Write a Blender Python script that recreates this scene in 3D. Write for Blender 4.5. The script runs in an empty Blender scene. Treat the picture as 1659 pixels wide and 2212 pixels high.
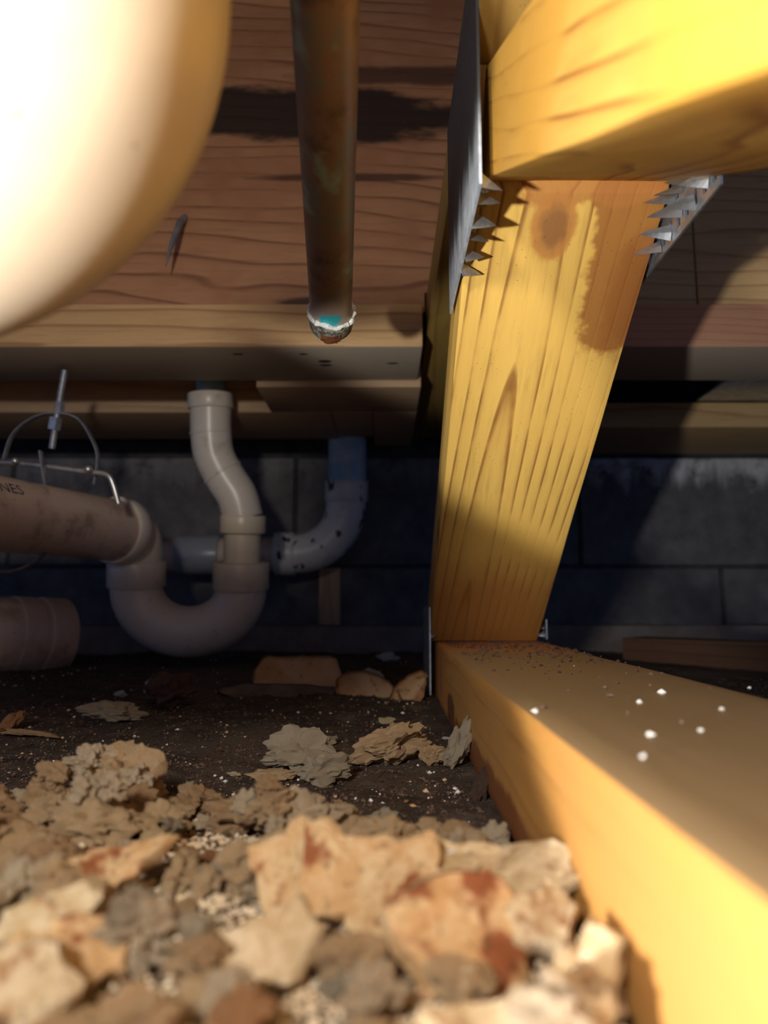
import bpy, bmesh, math, random
from mathutils import Vector, Matrix, noise

# ------------------------------------------------------------------ camera, world, lights
F = 1500.0; CX = 829.5; CY = 1106.0
PITCH = math.radians(7.4)
SP, CP = math.sin(PITCH), math.cos(PITCH)
scene = bpy.context.scene
C = scene.collection

cam_data = bpy.data.cameras.new('camera')
cam = bpy.data.objects.new('camera', cam_data)
C.objects.link(cam)
cam.location = (0, 0, 0)
cam.rotation_euler = (math.radians(90) + PITCH, 0, 0)
cam_data.sensor_fit = 'VERTICAL'
cam_data.sensor_height = 36.0
cam_data.lens = F / 2212.0 * 36.0
cam_data.clip_start = 0.004
cam_data.clip_end = 50
cam_data.dof.use_dof = True
cam_data.dof.focus_distance = 0.36
cam_data.dof.aperture_fstop = 8.0
scene.camera = cam

world = bpy.data.worlds.new('world'); scene.world = world
world.use_nodes = True
bg = world.node_tree.nodes['Background']
bg.inputs[0].default_value = (0.09, 0.17, 0.40, 1)
bg.inputs[1].default_value = 0.62

def add_light(name, kind, loc, direction, power, color, **kw):
    l = bpy.data.lights.new(name, kind)
    o = bpy.data.objects.new(name, l); C.objects.link(o)
    o.location = loc
    o.rotation_euler = Vector(direction).to_track_quat('-Z', 'Y').to_euler()
    l.energy = power; l.color = color
    for k, v in kw.items(): setattr(l, k, v)
    return o
# hand lamp lying at the left of the lens, its beam turned up and to the right
add_light('hand_lamp', 'SPOT', (-0.135, -0.045, -0.028), (0.565, -0.318, 0.755), 8.0, (1.0, 0.97, 0.92),
          spot_size=math.radians(179), spot_blend=0.05, shadow_soft_size=0.007)
# soft warm fill added behind and above the camera, no real source there
add_light('fill_light', 'AREA', (-0.11, -0.16, 0.155), (0.10, 0.60, -0.36), 1.85, (1.0, 0.93, 0.84),
          shape='DISK', size=0.05)

scene.view_settings.view_transform = 'Standard'
scene.view_settings.look = 'None'
scene.view_settings.gamma = 1
scene.view_settings.exposure = 0.0
scene.view_settings.use_curve_mapping = False

def W(px, py, d):
    """world point seen at a pixel of the photograph at camera depth d"""
    x = (px - CX) / F * d; u = (CY - py) / F * d
    return Vector((x, d * CP - u * SP, d * SP + u * CP))

# ------------------------------------------------------------------ helpers
def link(o, parent=None):
    C.objects.link(o)
    if parent: o.parent = parent
    return o
def meshobj(name, bm, mat, parent=None, smooth=False, loc=None):
    me = bpy.data.meshes.new(name)
    bmesh.ops.recalc_face_normals(bm, faces=bm.faces)
    bm.to_mesh(me); bm.free()
    if smooth:
        for p in me.polygons: p.use_smooth = True
    if mat: me.materials.append(mat)
    o = bpy.data.objects.new(name, me)
    if loc is not None:
        me.transform(Matrix.Translation(-Vector(loc))); o.location = loc
        if parent: o.location = Vector(loc) - parent.location
    elif parent:
        me.transform(Matrix.Translation(-parent.location))
    return link(o, parent)
def tag(o, label, cat, group=None):
    o['label'] = label; o['category'] = cat
    if group: o['group'] = group
    return o
def thing(name, label, cat, loc=(0, 0, 0), group=None):
    o = bpy.data.objects.new(name, None); o.empty_display_size = 0.01
    C.objects.link(o); o.location = loc
    return tag(o, label, cat, group)
def struct(o): o['kind'] = 'structure'; return o
def stuff(o): o['kind'] = 'stuff'; return o

def smooth_auto(me, ang=0.7):
    for p in me.polygons: p.use_smooth = True
    try: me.set_sharp_from_angle(angle=ang)
    except Exception: pass

def prism(name, poly, axis, lo, hi, mat, parent=None, bevel=0.0012, frame=None, rough=0.0, seed=0):
    """extrude a 2D polygon along axis ('x' with (y,z) poly, 'y' with (x,z), 'z' with (x,y)).
       frame: (origin, xdir) puts the mesh in board-local coordinates, long axis on X"""
    bm = bmesh.new()
    def mk(a, b, t):
        return {'x': (t, a, b), 'y': (a, t, b), 'z': (a, b, t)}[axis]
    lo_v = [bm.verts.new(mk(a, b, lo)) for a, b in poly]
    hi_v = [bm.verts.new(mk(a, b, hi)) for a, b in poly]
    n = len(poly)
    bm.faces.new(lo_v); bm.faces.new(hi_v[::-1])
    for i in range(n):
        bm.faces.new((lo_v[i], hi_v[i], hi_v[(i + 1) % n], lo_v[(i + 1) % n]))
    bmesh.ops.recalc_face_normals(bm, faces=bm.faces)
    if bevel:
        bmesh.ops.bevel(bm, geom=bm.edges[:], offset=bevel, segments=2, affect='EDGES', profile=0.6)
    if rough:
        bmesh.ops.subdivide_edges(bm, edges=[e for e in bm.edges if e.calc_length() > 0.02], cuts=10, use_grid_fill=True)
        for v in bm.verts:
            v.co += noise.noise_vector(v.co * 35 + Vector((seed, 0, 0))) * rough
    me = bpy.data.meshes.new(name)
    bm.to_mesh(me); bm.free()
    o = bpy.data.objects.new(name, me)
    me.materials.append(mat)
    if frame:
        org, xd, zd = Vector(frame[0]), Vector(frame[1]).normalized(), Vector(frame[2]).normalized()
        yd = zd.cross(xd).normalized(); zd = xd.cross(yd)
        M = Matrix((xd, yd, zd)).transposed().to_4x4(); M.translation = org
        me.transform(M.inverted())
        if parent: M = Matrix.Translation(-parent.location) @ M
        o.matrix_local = M
        link(o, parent)
    else:
        if parent: me.transform(Matrix.Translation(-parent.location))
        link(o, parent)
    smooth_auto(me, 0.5)
    return o

def box(name, lo, hi, mat, parent=None, bevel=0.0012, frame=None, **k):
    poly = [(lo[1], lo[2]), (hi[1], lo[2]), (hi[1], hi[2]), (lo[1], hi[2])]
    return prism(name, poly, 'x', lo[0], hi[0], mat, parent, bevel, frame, **k)

def bm_tube(bm, pts, radii, seg=28, cap=True, flat=None):
    pts = [Vector(p) for p in pts]
    if not hasattr(radii, '__len__'): radii = [radii] * len(pts)
    n = len(pts); tans = []
    for i in range(n):
        a = pts[max(0, i - 1)]; b = pts[min(n - 1, i + 1)]
        t = b - a
        if t.length < 1e-9: t = tans[-1] if tans else Vector((0, 0, 1))
        tans.append(t.normalized())
    ref = Vector((0, 0, 1)) if abs(tans[0].z) < .9 else Vector((1, 0, 0))
    nrm = (ref - tans[0] * ref.dot(tans[0])).normalized()
    rings = []
    for i in range(n):
        nrm = (nrm - tans[i] * nrm.dot(tans[i])).normalized()
        bi = tans[i].cross(nrm)
        ring = []
        for k in range(seg):
            a = 2 * math.pi * k / seg
            s = (flat or 1.0)
            ring.append(bm.verts.new(pts[i] + (nrm * math.cos(a) * s + bi * math.sin(a)) * radii[i]))
        rings.append(ring)
    for i in range(n - 1):
        for k in range(seg):
            bm.faces.new((rings[i][k], rings[i][(k + 1) % seg], rings[i + 1][(k + 1) % seg], rings[i + 1][k]))
    if cap:
        bm.faces.new(rings[0]); bm.faces.new(rings[-1][::-1])
    return rings
def tube(name, pts, radii, mat, parent=None, seg=28, cap=True, flat=None):
    bm = bmesh.new(); bm_tube(bm, pts, radii, seg, cap, flat)
    o = meshobj(name, bm, mat, parent)
    smooth_auto(o.data, 0.6)
    return o
def arc_pts(pts, n=8):
    """Catmull-Rom through the points"""
    P = [Vector(p) for p in pts]; out = []
    Q = [P[0] * 2 - P[1]] + P + [P[-1] * 2 - P[-2]]
    for i in range(1, len(Q) - 2):
        for k in range(n):
            t = k / n
            a, b, c, d = Q[i - 1], Q[i], Q[i + 1], Q[i + 2]
            out.append(0.5 * ((2 * b) + (c - a) * t + (2 * a - 5 * b + 4 * c - d) * t * t + (3 * b - a - 3 * c + d) * t ** 3))
    out.append(P[-1]); return out
def hub(name, a, b, r, mat, parent):
    """short socket ring with softened rims"""
    a, b = Vector(a), Vector(b); d = (b - a); e = d.normalized() * min(0.0015, d.length * .2)
    return tube(name, [a, a + e * .3, a + e, b - e, b - e * .3, b], [r * .93, r * .98, r, r, r * .98, r * .93], mat, parent)

# ------------------------------------------------------------------ materials
class NT:
    def __init__(s, name):
        s.m = bpy.data.materials.new(name); s.m.use_nodes = True
        s.t = s.m.node_tree; s.t.nodes.clear()
        s.out = s.t.nodes.new('ShaderNodeOutputMaterial')
        s.b = s.t.nodes.new('ShaderNodeBsdfPrincipled')
        s.t.links.new(s.b.outputs[0], s.out.inputs[0])
        s.co = s.t.nodes.new('ShaderNodeTexCoord')
    def set(s, inp, v):
        if isinstance(v, bpy.types.NodeSocket): s.t.links.new(v, inp)
        else:
            if hasattr(inp.default_value, '__len__') and not hasattr(v, '__len__'): v = (v,) * len(inp.default_value)
            if hasattr(v, '__len__') and len(inp.default_value) == 4 and len(v) == 3: v = (*v, 1)
            inp.default_value = v
    def math(s, op, a, b=0.0, c=None, clamp=False):
        n = s.t.nodes.new('ShaderNodeMath'); n.operation = op; n.use_clamp = clamp
        s.set(n.inputs[0], a); s.set(n.inputs[1], b)
        if c is not None: s.set(n.inputs[2], c)
        return n.outputs[0]
    def noise(s, scale, detail=3, rough=.55, vec=None, dist=0.0):
        n = s.t.nodes.new('ShaderNodeTexNoise')
        n.inputs['Scale'].default_value = scale; n.inputs['Detail'].default_value = detail
        n.inputs['Roughness'].default_value = rough; n.inputs['Distortion'].default_value = dist
        s.t.links.new(vec or s.co.outputs['Object'], n.inputs['Vector'])
        return n.outputs['Fac']
    def vor(s, scale, vec=None, feature='F1'):
        n = s.t.nodes.new('ShaderNodeTexVoronoi'); n.feature = feature
        n.inputs['Scale'].default_value = scale
        s.t.links.new(vec or s.co.outputs['Object'], n.inputs['Vector'])
        return n.outputs['Distance']
    def map(s, scale=(1, 1, 1), loc=(0, 0, 0), rot=(0, 0, 0), src='Object'):
        n = s.t.nodes.new('ShaderNodeMapping')
        n.inputs['Scale'].default_value = scale; n.inputs['Location'].default_value = loc
        n.inputs['Rotation'].default_value = rot
        s.t.links.new(s.co.outputs[src] if isinstance(src, str) else src, n.inputs['Vector']); return n.outputs[0]
    def sep(s, vec):
        n = s.t.nodes.new('ShaderNodeSeparateXYZ'); s.t.links.new(vec, n.inputs[0]); return n.outputs
    def ramp(s, fac, stops, interp='LINEAR'):
        n = s.t.nodes.new('ShaderNodeValToRGB'); cr = n.color_ramp; cr.interpolation = interp
        while len(cr.elements) < len(stops): cr.elements.new(0.5)
        for e, (p, c) in zip(cr.elements, stops):
            e.position = p
            if not hasattr(c, '__len__'): c = (c, c, c)
            e.color = (*c, 1)
        s.set(n.inputs[0], fac); return n.outputs[0]
    def step(s, v, lo, hi):
        n = s.t.nodes.new('ShaderNodeMapRange'); n.interpolation_type = 'SMOOTHSTEP'
        s.set(n.inputs[0], v); n.inputs[1].default_value = lo; n.inputs[2].default_value = hi
        return n.outputs[0]
    def mix(s, f, a, b, mode='MIX'):
        n = s.t.nodes.new('ShaderNodeMix'); n.data_type = 'RGBA'; n.blend_type = mode
        s.set(n.inputs[0], f); s.set(n.inputs[6], a); s.set(n.inputs[7], b); return n.outputs[2]
    def bump(s, h, strength=.3, dist=.001):
        n = s.t.nodes.new('ShaderNodeBump'); n.inputs['Strength'].default_value = strength
        n.inputs['Distance'].default_value = dist; s.set(n.inputs['Height'], h)
        s.t.links.new(n.outputs[0], s.b.inputs['Normal'])
    def rand(s):
        n = s.t.nodes.new('ShaderNodeObjectInfo'); return n.outputs['Random']
    def done(s, color, rough=.7, metal=0, spec=.4):
        s.set(s.b.inputs['Base Color'], color); s.set(s.b.inputs['Roughness'], rough)
        s.set(s.b.inputs['Metallic'], metal); s.b.inputs['Specular IOR Level'].default_value = spec
        return s.m

def wood(name, early, late, freq=150, off=(0.0, 0.03), tilt=(0.05, 0.02), wob=.003, rough=.6,
         contrast=1.0, masks=(), tint=None, axis='x', spec=.3, bump=.35):
    """solid growth rings around an axis running along the board's long axis"""
    t = NT(name)
    o = t.sep(t.co.outputs['Object'])
    X, Y, Z = (o[0], o[1], o[2]) if axis == 'x' else ((o[1], o[0], o[2]) if axis == 'y' else (o[2], o[0], o[1]))
    sc = {'x': (4, 22, 22), 'y': (22, 4, 22), 'z': (22, 22, 4)}[axis]
    n1 = t.noise(1.0, 2, .5, t.map(sc))
    v = t.math('ADD', t.math('ADD', Y, off[0]), t.math('MULTIPLY', X, tilt[0]))
    w = t.math('ADD', t.math('ADD', Z, off[1]), t.math('MULTIPLY', X, tilt[1]))
    r = t.math('SQRT', t.math('ADD', t.math('MULTIPLY', v, v), t.math('MULTIPLY', w, w)))
    r = t.math('ADD', r, t.math('MULTIPLY', t.math('SUBTRACT', n1, .5), wob * 4))
    ph = t.math('FRACT', t.math('MULTIPLY', r, freq))
    ring = t.ramp(ph, [(0, 0.0), (.55, .06), (.78, .25 * contrast), (.90, 1.0 * contrast), (.96, .85 * contrast), (1, 0.0)])
    fine = t.noise(1.0, 5, .7, t.map(tuple(s_ * (9 if s_ > 10 else 5) for s_ in sc)))
    blotch = t.noise(12, 3, .6)
    col = t.mix(ring, early, late)
    col = t.mix(t.math('MULTIPLY', t.step(fine, .45, .8), .35), col, tuple(c * .55 for c in late))
    if tint: col = t.mix(t.step(blotch, .42, .68), col, tint)
    for mk in masks: col = mk(t, col, X, Y, Z)
    specks = t.math('LESS_THAN', t.vor(330), .10)
    sm = t.math('MULTIPLY', specks, t.step(t.noise(25, 2), .5, .6))
    col = t.mix(t.math('MULTIPLY', sm, .6), col, (.06, .03, .015))
    h = t.math('ADD', t.math('MULTIPLY', ring, -.5), fine)
    t.bump(h, bump, .0006)
    return t.done(col, rough, 0, spec)

def patch(cx, cy, rx, ry, color, fac=1.0, nscale=60, namp=.6, plane='XY', edge=.15, stretch=(1, 1, 1)):
    """patch of colour with a shape of its own, in board coordinates"""
    def f(t, col, X, Y, Z):
        A, B = {'XY': (X, Y), 'XZ': (X, Z), 'YZ': (Y, Z)}[plane]
        a = t.math('DIVIDE', t.math('SUBTRACT', A, cx), rx); b = t.math('DIVIDE', t.math('SUBTRACT', B, cy), ry)
        r = t.math('SQRT', t.math('ADD', t.math('MULTIPLY', a, a), t.math('MULTIPLY', b, b)))
        n = t.noise(nscale, 4, .6, t.map(stretch))
        r = t.math('ADD', r, t.math('MULTIPLY', t.math('SUBTRACT', n, .5), namp * 2))
        m = t.math('MULTIPLY', t.math('SUBTRACT', 1.0, t.step(r, 1 - edge, 1 + edge)), fac)
        return t.mix(m, col, color)
    return f

def dusty_top(t, col, X, Y, Z):   # grey dust has settled on the upward face
    g = t.t.nodes.new('ShaderNodeNewGeometry'); nz = t.sep(g.outputs['Normal'])[2]
    f = t.math('MULTIPLY', t.step(nz, .5, .9), t.step(t.math('ADD', X, t.math('MULTIPLY', t.noise(18, 3), .12)), .12, .26))
    return t.mix(t.math('MULTIPLY', f, .85), col, (.25, .18, .10))
GOLD = (.80, .47, .105); GOLD_D = (.36, .155, .03)
M = {}
# web board: local X up the board, Y across (right is +), Z out of the camera face
M['web'] = wood('golden pine of the far web', (.86, .55, .13), (.33, .145, .035), freq=141, off=(-.022, .004), tilt=(.038, .038), wob=.0010,
    contrast=1.0, tint=(.84, .52, .12), masks=[
        patch(.345, -.040, .062, .026, (.36, .13, .03), .85, 32, .75, edge=.10),
        patch(.318, -.041, .034, .012, (.28, .09, .022), .55, 55, .6, edge=.3),
        patch(.372, -.012, .011, .040, (.50, .20, .05), .8, 60, .7),
        patch(.352, .004, .016, .011, (.55, .24, .06), .9, 60, .3),
        patch(.352, .004, .010, .0065, (.26, .12, .045), .75, 120, .6, edge=.4),
        patch(.02, .01, .075, .09, (.50, .22, .055), .75, 30, .3, edge=.5),  # darker, more orange towards the foot of the board
    ])
M['web_near'] = wood('golden pine of the near web', (.70, .40, .085), (.30, .12, .025), freq=110, off=(.02, .03), tilt=(.06, .10), wob=.004, contrast=1.0,
    tint=(.62, .33, .055), masks=[])
M['chord_bottom'] = wood('dusty orange bottom chord pine', (.56, .27, .065), (.36, .155, .04), freq=70, off=(.0, .06), tilt=(.03, .04), wob=.005, contrast=.5,
    tint=(.50, .25, .07), masks=[patch(.06, 0, .09, .09, (.60, .22, .045), .8, 30, .4, edge=.4),
        dusty_top,
        patch(.16, -.036, .022, .012, (.17, .055, .02), .95, 60, .5, 'XZ', stretch=(1, 1, 1)),
        patch(.30, -.045, .14, .013, (.22, .07, .022), .9, 60, .4, 'XZ'),
        patch(.085, -.026, .010, .011, (.30, .20, .09), .8, 60, .3, 'XZ')])
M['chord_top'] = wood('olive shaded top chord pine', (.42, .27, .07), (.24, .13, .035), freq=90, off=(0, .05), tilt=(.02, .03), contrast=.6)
M['rim'] = wood('red brown rim beam fir', (.46, .225, .105), (.17, .062, .026), freq=105, off=(.0, .10), tilt=(0.0, .06), wob=.006, contrast=.8,
    tint=(.36, .155, .07), masks=[
        patch(-.07, .435, .15, .026, (.022, .014, .012), .95, 38, .75, 'XZ', edge=.2, stretch=(.35, 1, 1)),
        patch(.02, .475, .09, .010, (.05, .025, .018), .8, 42, .7, 'XZ', edge=.3, stretch=(.35, 1, 1)),
        patch(-.02, .375, .10, .004, (.05, .02, .012), .8, 42, .8, 'XZ', edge=.3, stretch=(.3, 1, 1)),
        patch(-.06, .257, .03, .006, (.06, .03, .02), .9, 42, .5, 'XZ', edge=.3, stretch=(.3, 1, 1))])
M['rim_right'] = wood('tan rim beam fir', (.56, .37, .17), (.32, .17, .07), freq=110, off=(.0, .08), tilt=(0, .05), wob=.005, contrast=.7)
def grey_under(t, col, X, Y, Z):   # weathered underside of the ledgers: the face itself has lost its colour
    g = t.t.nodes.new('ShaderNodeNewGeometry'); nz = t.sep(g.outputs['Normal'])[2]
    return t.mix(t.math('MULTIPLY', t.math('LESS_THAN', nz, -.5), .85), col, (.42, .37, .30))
M['ledger'] = wood('pale fir ledger with grey weathered underside', (.62, .39, .18), (.34, .17, .07), freq=150, off=(0.0, .05), tilt=(0, .02), wob=.003, contrast=.8, masks=[
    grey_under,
    patch(-.052, .590, .006, .0035, (.01, .01, .02), 1, 60, .3, 'XY'), patch(-.052, .600, .006, .003, (.01, .01, .02), 1, 60, .3, 'XY'),
    patch(-.069, .572, .004, .002, (.01, .01, .02), 1, 60, .3, 'XY'), patch(.008, .595, .005, .002, (.03, .02, .02), 1, 90, .5, 'XY'),
    patch(-.125, .572, .005, .002, (.01, .01, .02), 1, 60, .3, 'XY')])
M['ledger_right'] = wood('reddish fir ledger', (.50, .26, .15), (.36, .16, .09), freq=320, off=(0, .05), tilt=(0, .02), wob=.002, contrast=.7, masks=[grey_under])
M['plank'] = wood('grey tan plank', (.50, .34, .20), (.30, .18, .10), freq=90, off=(0, .05), tilt=(.0, .03), wob=.004, contrast=.5)
M['board_dark'] = wood('dark brown board', (.16, .085, .05), (.08, .04, .025), freq=90, off=(0, .05), contrast=.5)

def simple(name, base, other, scale=40, rough=.6, metal=0, spec=.4, bump=0.0, lo=.4, hi=.65):
    t = NT(name); n = t.noise(scale, 4, .6)
    col = t.mix(t.step(n, lo, hi), base, other)
    if bump: t.bump(n, bump, .001)
    return t.done(col, rough, metal, spec)

def pvc(name, base, dirt, amt=(.55, .75), patches=False, gloss=.32):
    t = NT(name)
    n = t.noise(26, 5, .65); n2 = t.noise(90, 4, .7)
    col = t.mix(t.step(n, *amt), base, dirt)
    if patches:
        col = t.mix(t.step(t.noise(75, 2, .5, t.map((1, 1, .45), rot=(0, .7, 0))), .62, .66), col, (.04, .03, .025))
    sp = t.math('MULTIPLY', t.math('LESS_THAN', t.vor(170), .12), t.step(n2, .5, .6))
    col = t.mix(t.math('MULTIPLY', sp, .8), col, (.08, .05, .035))
    t.bump(n2, .05, .0005)
    return t.done(col, gloss, 0, .5)
M['pvc'] = pvc('cream drain plastic', (.62, .56, .47), (.42, .35, .28))
M['pvc_hub'] = pvc('yellowed socket plastic', (.66, .58, .42), (.50, .42, .30))
M['pvc_pink'] = pvc('scuffed buff drain plastic', (.58, .45, .36), (.34, .24, .19), (.5, .7))
M['pvc_dirty'] = pvc('black flecked white plastic', (.62, .62, .60), (.40, .34, .28), (.5, .75), True)
M['pvc_blue'] = pvc('white plastic with blue primer', (.40, .50, .58), (.22, .38, .52), (.45, .6))
M['pvc_near'] = pvc('warm white elbow plastic', (.52, .44, .33), (.44, .35, .24), (.35, .9), False, .38)
M['pvc_grey'] = pvc('dull grey plastic', (.30, .31, .33), (.2, .2, .22))
M['steel'] = simple('galvanized steel', (.42, .47, .53), (.60, .65, .70), 120, .38, .85, .5, .15)
t = NT('galvanized plate with painted shade on its upper part')
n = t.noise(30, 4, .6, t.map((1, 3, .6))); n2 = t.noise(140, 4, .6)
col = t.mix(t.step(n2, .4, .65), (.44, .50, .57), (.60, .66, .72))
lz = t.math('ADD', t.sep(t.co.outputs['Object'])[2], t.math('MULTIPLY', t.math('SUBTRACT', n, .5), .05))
col = t.mix(t.math('MULTIPLY', t.step(lz, .240, .272), .95), col, (.035, .035, .036))  # shade painted into the colour: the plate turns near black towards its top
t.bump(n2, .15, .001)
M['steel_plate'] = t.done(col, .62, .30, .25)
M['steel_dull'] = simple('dull strap steel', (.24, .25, .28), (.36, .36, .38), 80, .5, .6)
M['rod'] = simple('bright steel rod', (.62, .62, .60), (.45, .44, .42), 80, .3, .8)
M['ink'] = simple('dark ink', (.03, .03, .06), (.05, .05, .08))

# copper
t = NT('tarnished copper with green and white deposits')
n = t.noise(70, 4, .6); n2 = t.noise(45, 3, .6, t.map((1, 1, 1), (3, 1, 2)))
col = t.ramp(n, [(.3, (.13, .085, .06)), (.5, (.27, .17, .11)), (.7, (.20, .20, .15))])
col = t.mix(t.step(n2, .56, .68), col, (.30, .36, .26))
o = t.sep(t.co.outputs['Object'])   # X along the pipe, 0 at the cap
endm = t.math('SUBTRACT', 1.0, t.step(t.math('ADD', o[0], t.math('MULTIPLY', t.math('SUBTRACT', n, .5), .02)), .004, .028))
col = t.mix(t.math('MULTIPLY', endm, .55), col, (.62, .55, .48))
def blob(x, z, r, k=.008, T=t, N=n):
    a = T.math('SUBTRACT', o[0], x); b = T.math('SUBTRACT', o[1], z)
    d = T.math('SQRT', T.math('ADD', T.math('MULTIPLY', T.math('MULTIPLY', a, a), 1.2), T.math('MULTIPLY', b, b)))
    d = T.math('ADD', d, T.math('MULTIPLY', T.math('SUBTRACT', N, .5), k))
    return T.math('SUBTRACT', 1.0, T.step(d, r * .8, r * 1.1))
under = t.math('LESS_THAN', o[2], 0.0)
col = t.mix(t.math('MULTIPLY', blob(.0068, 0.0, .0062), under), col, (.05, .52, .60))
t.bump(n, .3, .0006)
M['copper'] = t.done(col, .45, .35, .5)
M['cap'] = simple('grey pitted solder cap', (.34, .33, .27), (.10, .09, .07), 420, .55, .25, .5, .5, .42, .6)
M['crust'] = simple('white mineral crust', (.86, .84, .78), (.55, .66, .66), 200, .85, 0, .3, .6)
M['rust'] = simple('rusty brown chip', (.30, .11, .05), (.16, .05, .03), 200, .7, 0, .3, .5)

# soil, block, debris
t = NT('dark damp soil')
n = t.noise(60, 6, .7); n2 = t.noise(400, 3, .6); n3 = t.noise(9, 3, .5)
col = t.ramp(n, [(.3, (.022, .016, .013)), (.55, (.060, .044, .034)), (.75, (.15, .11, .085))])
col = t.mix(t.step(n3, .45, .65), col, (.085, .065, .050))
col = t.mix(t.math('MULTIPLY', t.step(n2, .62, .75), .6), col, (.20, .17, .14))
gp = t.sep(t.co.outputs['Object'])
hz = t.math('ADD', gp[1], t.math('MULTIPLY', t.math('SUBTRACT', n3, .5), .06))
hz = t.math('ADD', hz, t.math('MULTIPLY', t.math('GREATER_THAN', gp[0], .03), .5))
col = t.mix(t.math('MULTIPLY', t.math('SUBTRACT', 1.0, t.step(hz, .215, .25)), t.step(n, .3, .5)), col, (.15, .10, .06))
t.bump(t.math('ADD', n, t.math('MULTIPLY', n2, .5)), .7, .003)
M['soil'] = t.done(col, .9, 0, .25)

t = NT('grey concrete block with white mineral bloom')
n = t.noise(30, 5, .65); n2 = t.noise(200, 3, .6)
col = t.ramp(n, [(.3, (.085, .080, .085)), (.7, (.17, .16, .155))])
pos = t.t.nodes.new('ShaderNodeNewGeometry').outputs['Position']
pz = t.sep(pos)[2]
drip = t.noise(1.0, 4, .6, t.map((45, 1, 7), src=pos))
bloom = t.math('ADD', pz, t.math('MULTIPLY', t.math('SUBTRACT', drip, .5), .10))
px_ = t.sep(pos)[0]
where = t.math('ADD', t.math('MULTIPLY', t.step(px_, .22, .36), .8), .2)
col = t.mix(t.math('MULTIPLY', t.math('MULTIPLY', t.step(bloom, .155, .20), where), t.step(n, .3, .55)), col, (.62, .62, .62))
t.bump(t.math('ADD', n, n2), .5, .002)
M['block'] = t.done(col, .9)
M['mortar'] = simple('recessed mortar', (.05, .05, .055), (.08, .08, .08), 60, .95)
M['footing'] = simple('dusty concrete footing', (.17, .14, .12), (.22, .19, .17), 30, .95, bump=.3)
M['subfloor'] = simple('subfloor panel', (.28, .18, .10), (.2, .12, .06), 30, .9)

def rubble(name, base, pale, stain, stain_lo=.55, bump=.8, sc=1.0, vary=.22, patchy=70):
    t = NT(name)
    rnd = t.rand()
    mp = t.map((1, 1, 1))
    ad = t.t.nodes.new('ShaderNodeVectorMath'); ad.operation = 'ADD'
    t.t.links.new(mp, ad.inputs[0]); t.t.links.new(t.math('MULTIPLY', rnd, 37.0), ad.inputs[1])
    v = ad.outputs[0]
    n = t.noise(170 * sc, 5, .65, v); n2 = t.noise(patchy * sc, 3, .6, v); n3 = t.noise(900 * sc, 3, .7, v)
    col = t.mix(t.step(n, .38, .64), base, pale)
    s_in = t.math('ADD', n2, t.math('MULTIPLY', t.math('SUBTRACT', rnd, .5), vary))
    col = t.mix(t.step(s_in, stain_lo, stain_lo + .12), col, stain)
    pit = t.step(t.noise(420 * sc, 3, .6, v), .60, .70)
    col = t.mix(t.math('MULTIPLY', pit, .5), col, (.09, .055, .03))
    t.bump(t.math('ADD', t.math('ADD', n, t.math('MULTIPLY', n3, .4)), t.math('MULTIPLY', pit, -.4)), bump, .0009)
    return t.done(col, .9, 0, .25)
M['rub'] = rubble('tan crumbly rubble', (.58, .38, .19), (.76, .57, .36), (.30, .13, .05), .54)
M['rub_pale'] = rubble('pale beige rubble', (.60, .45, .28), (.74, .62, .46), (.38, .20, .09), .60)
M['rub_stain'] = rubble('rust stained flake', (.66, .42, .20), (.74, .55, .33), (.30, .10, .035), .46)
M['rub_grey'] = rubble('grey flaky crumb', (.42, .32, .20), (.54, .48, .38), (.20, .12, .07), .52)
M['rub_dark'] = rubble('dark brown clod', (.12, .07, .05), (.17, .11, .08), (.07, .035, .022), .5)
M['rub_white'] = rubble('off white crumb', (.70, .68, .64), (.82, .80, .76), (.5, .42, .34), .7)
M['shard'] = simple('blue white glazed shard', (.46, .55, .68), (.66, .70, .74), 30, .35)
M['cream'] = rubble('cream crust', (.66, .55, .33), (.78, .68, .46), (.5, .36, .2), .65)
M['slab_stain'] = rubble('rust stained slab', (.46, .28, .13), (.54, .39, .22), (.22, .075, .03), .52, vary=.05, patchy=95)
M['slab_cream'] = rubble('dusty cream slab', (.42, .31, .17), (.54, .43, .28), (.28, .15, .07), .56, vary=.06, patchy=110)
M['slab_pale'] = rubble('dusty beige slab', (.38, .28, .16), (.50, .40, .27), (.24, .13, .06), .56, vary=.06, patchy=110)
t = NT('dry brown leaf')
n = t.noise(30, 4, .6); vn = t.vor(38)
col = t.mix(t.step(n, .4, .65), (.90, .62, .34), (.74, .44, .20))
col = t.mix(t.math('MULTIPLY', t.step(t.noise(150, 3), .62, .7), .5), col, (.2, .1, .05))
t.bump(n, .4, .001)
M['leaf'] = t.done(col, .6, 0, .4)
M['leaf_grey'] = simple('grey underside of dry leaf', (.20, .16, .13), (.30, .25, .19), 40, .8)

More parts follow.
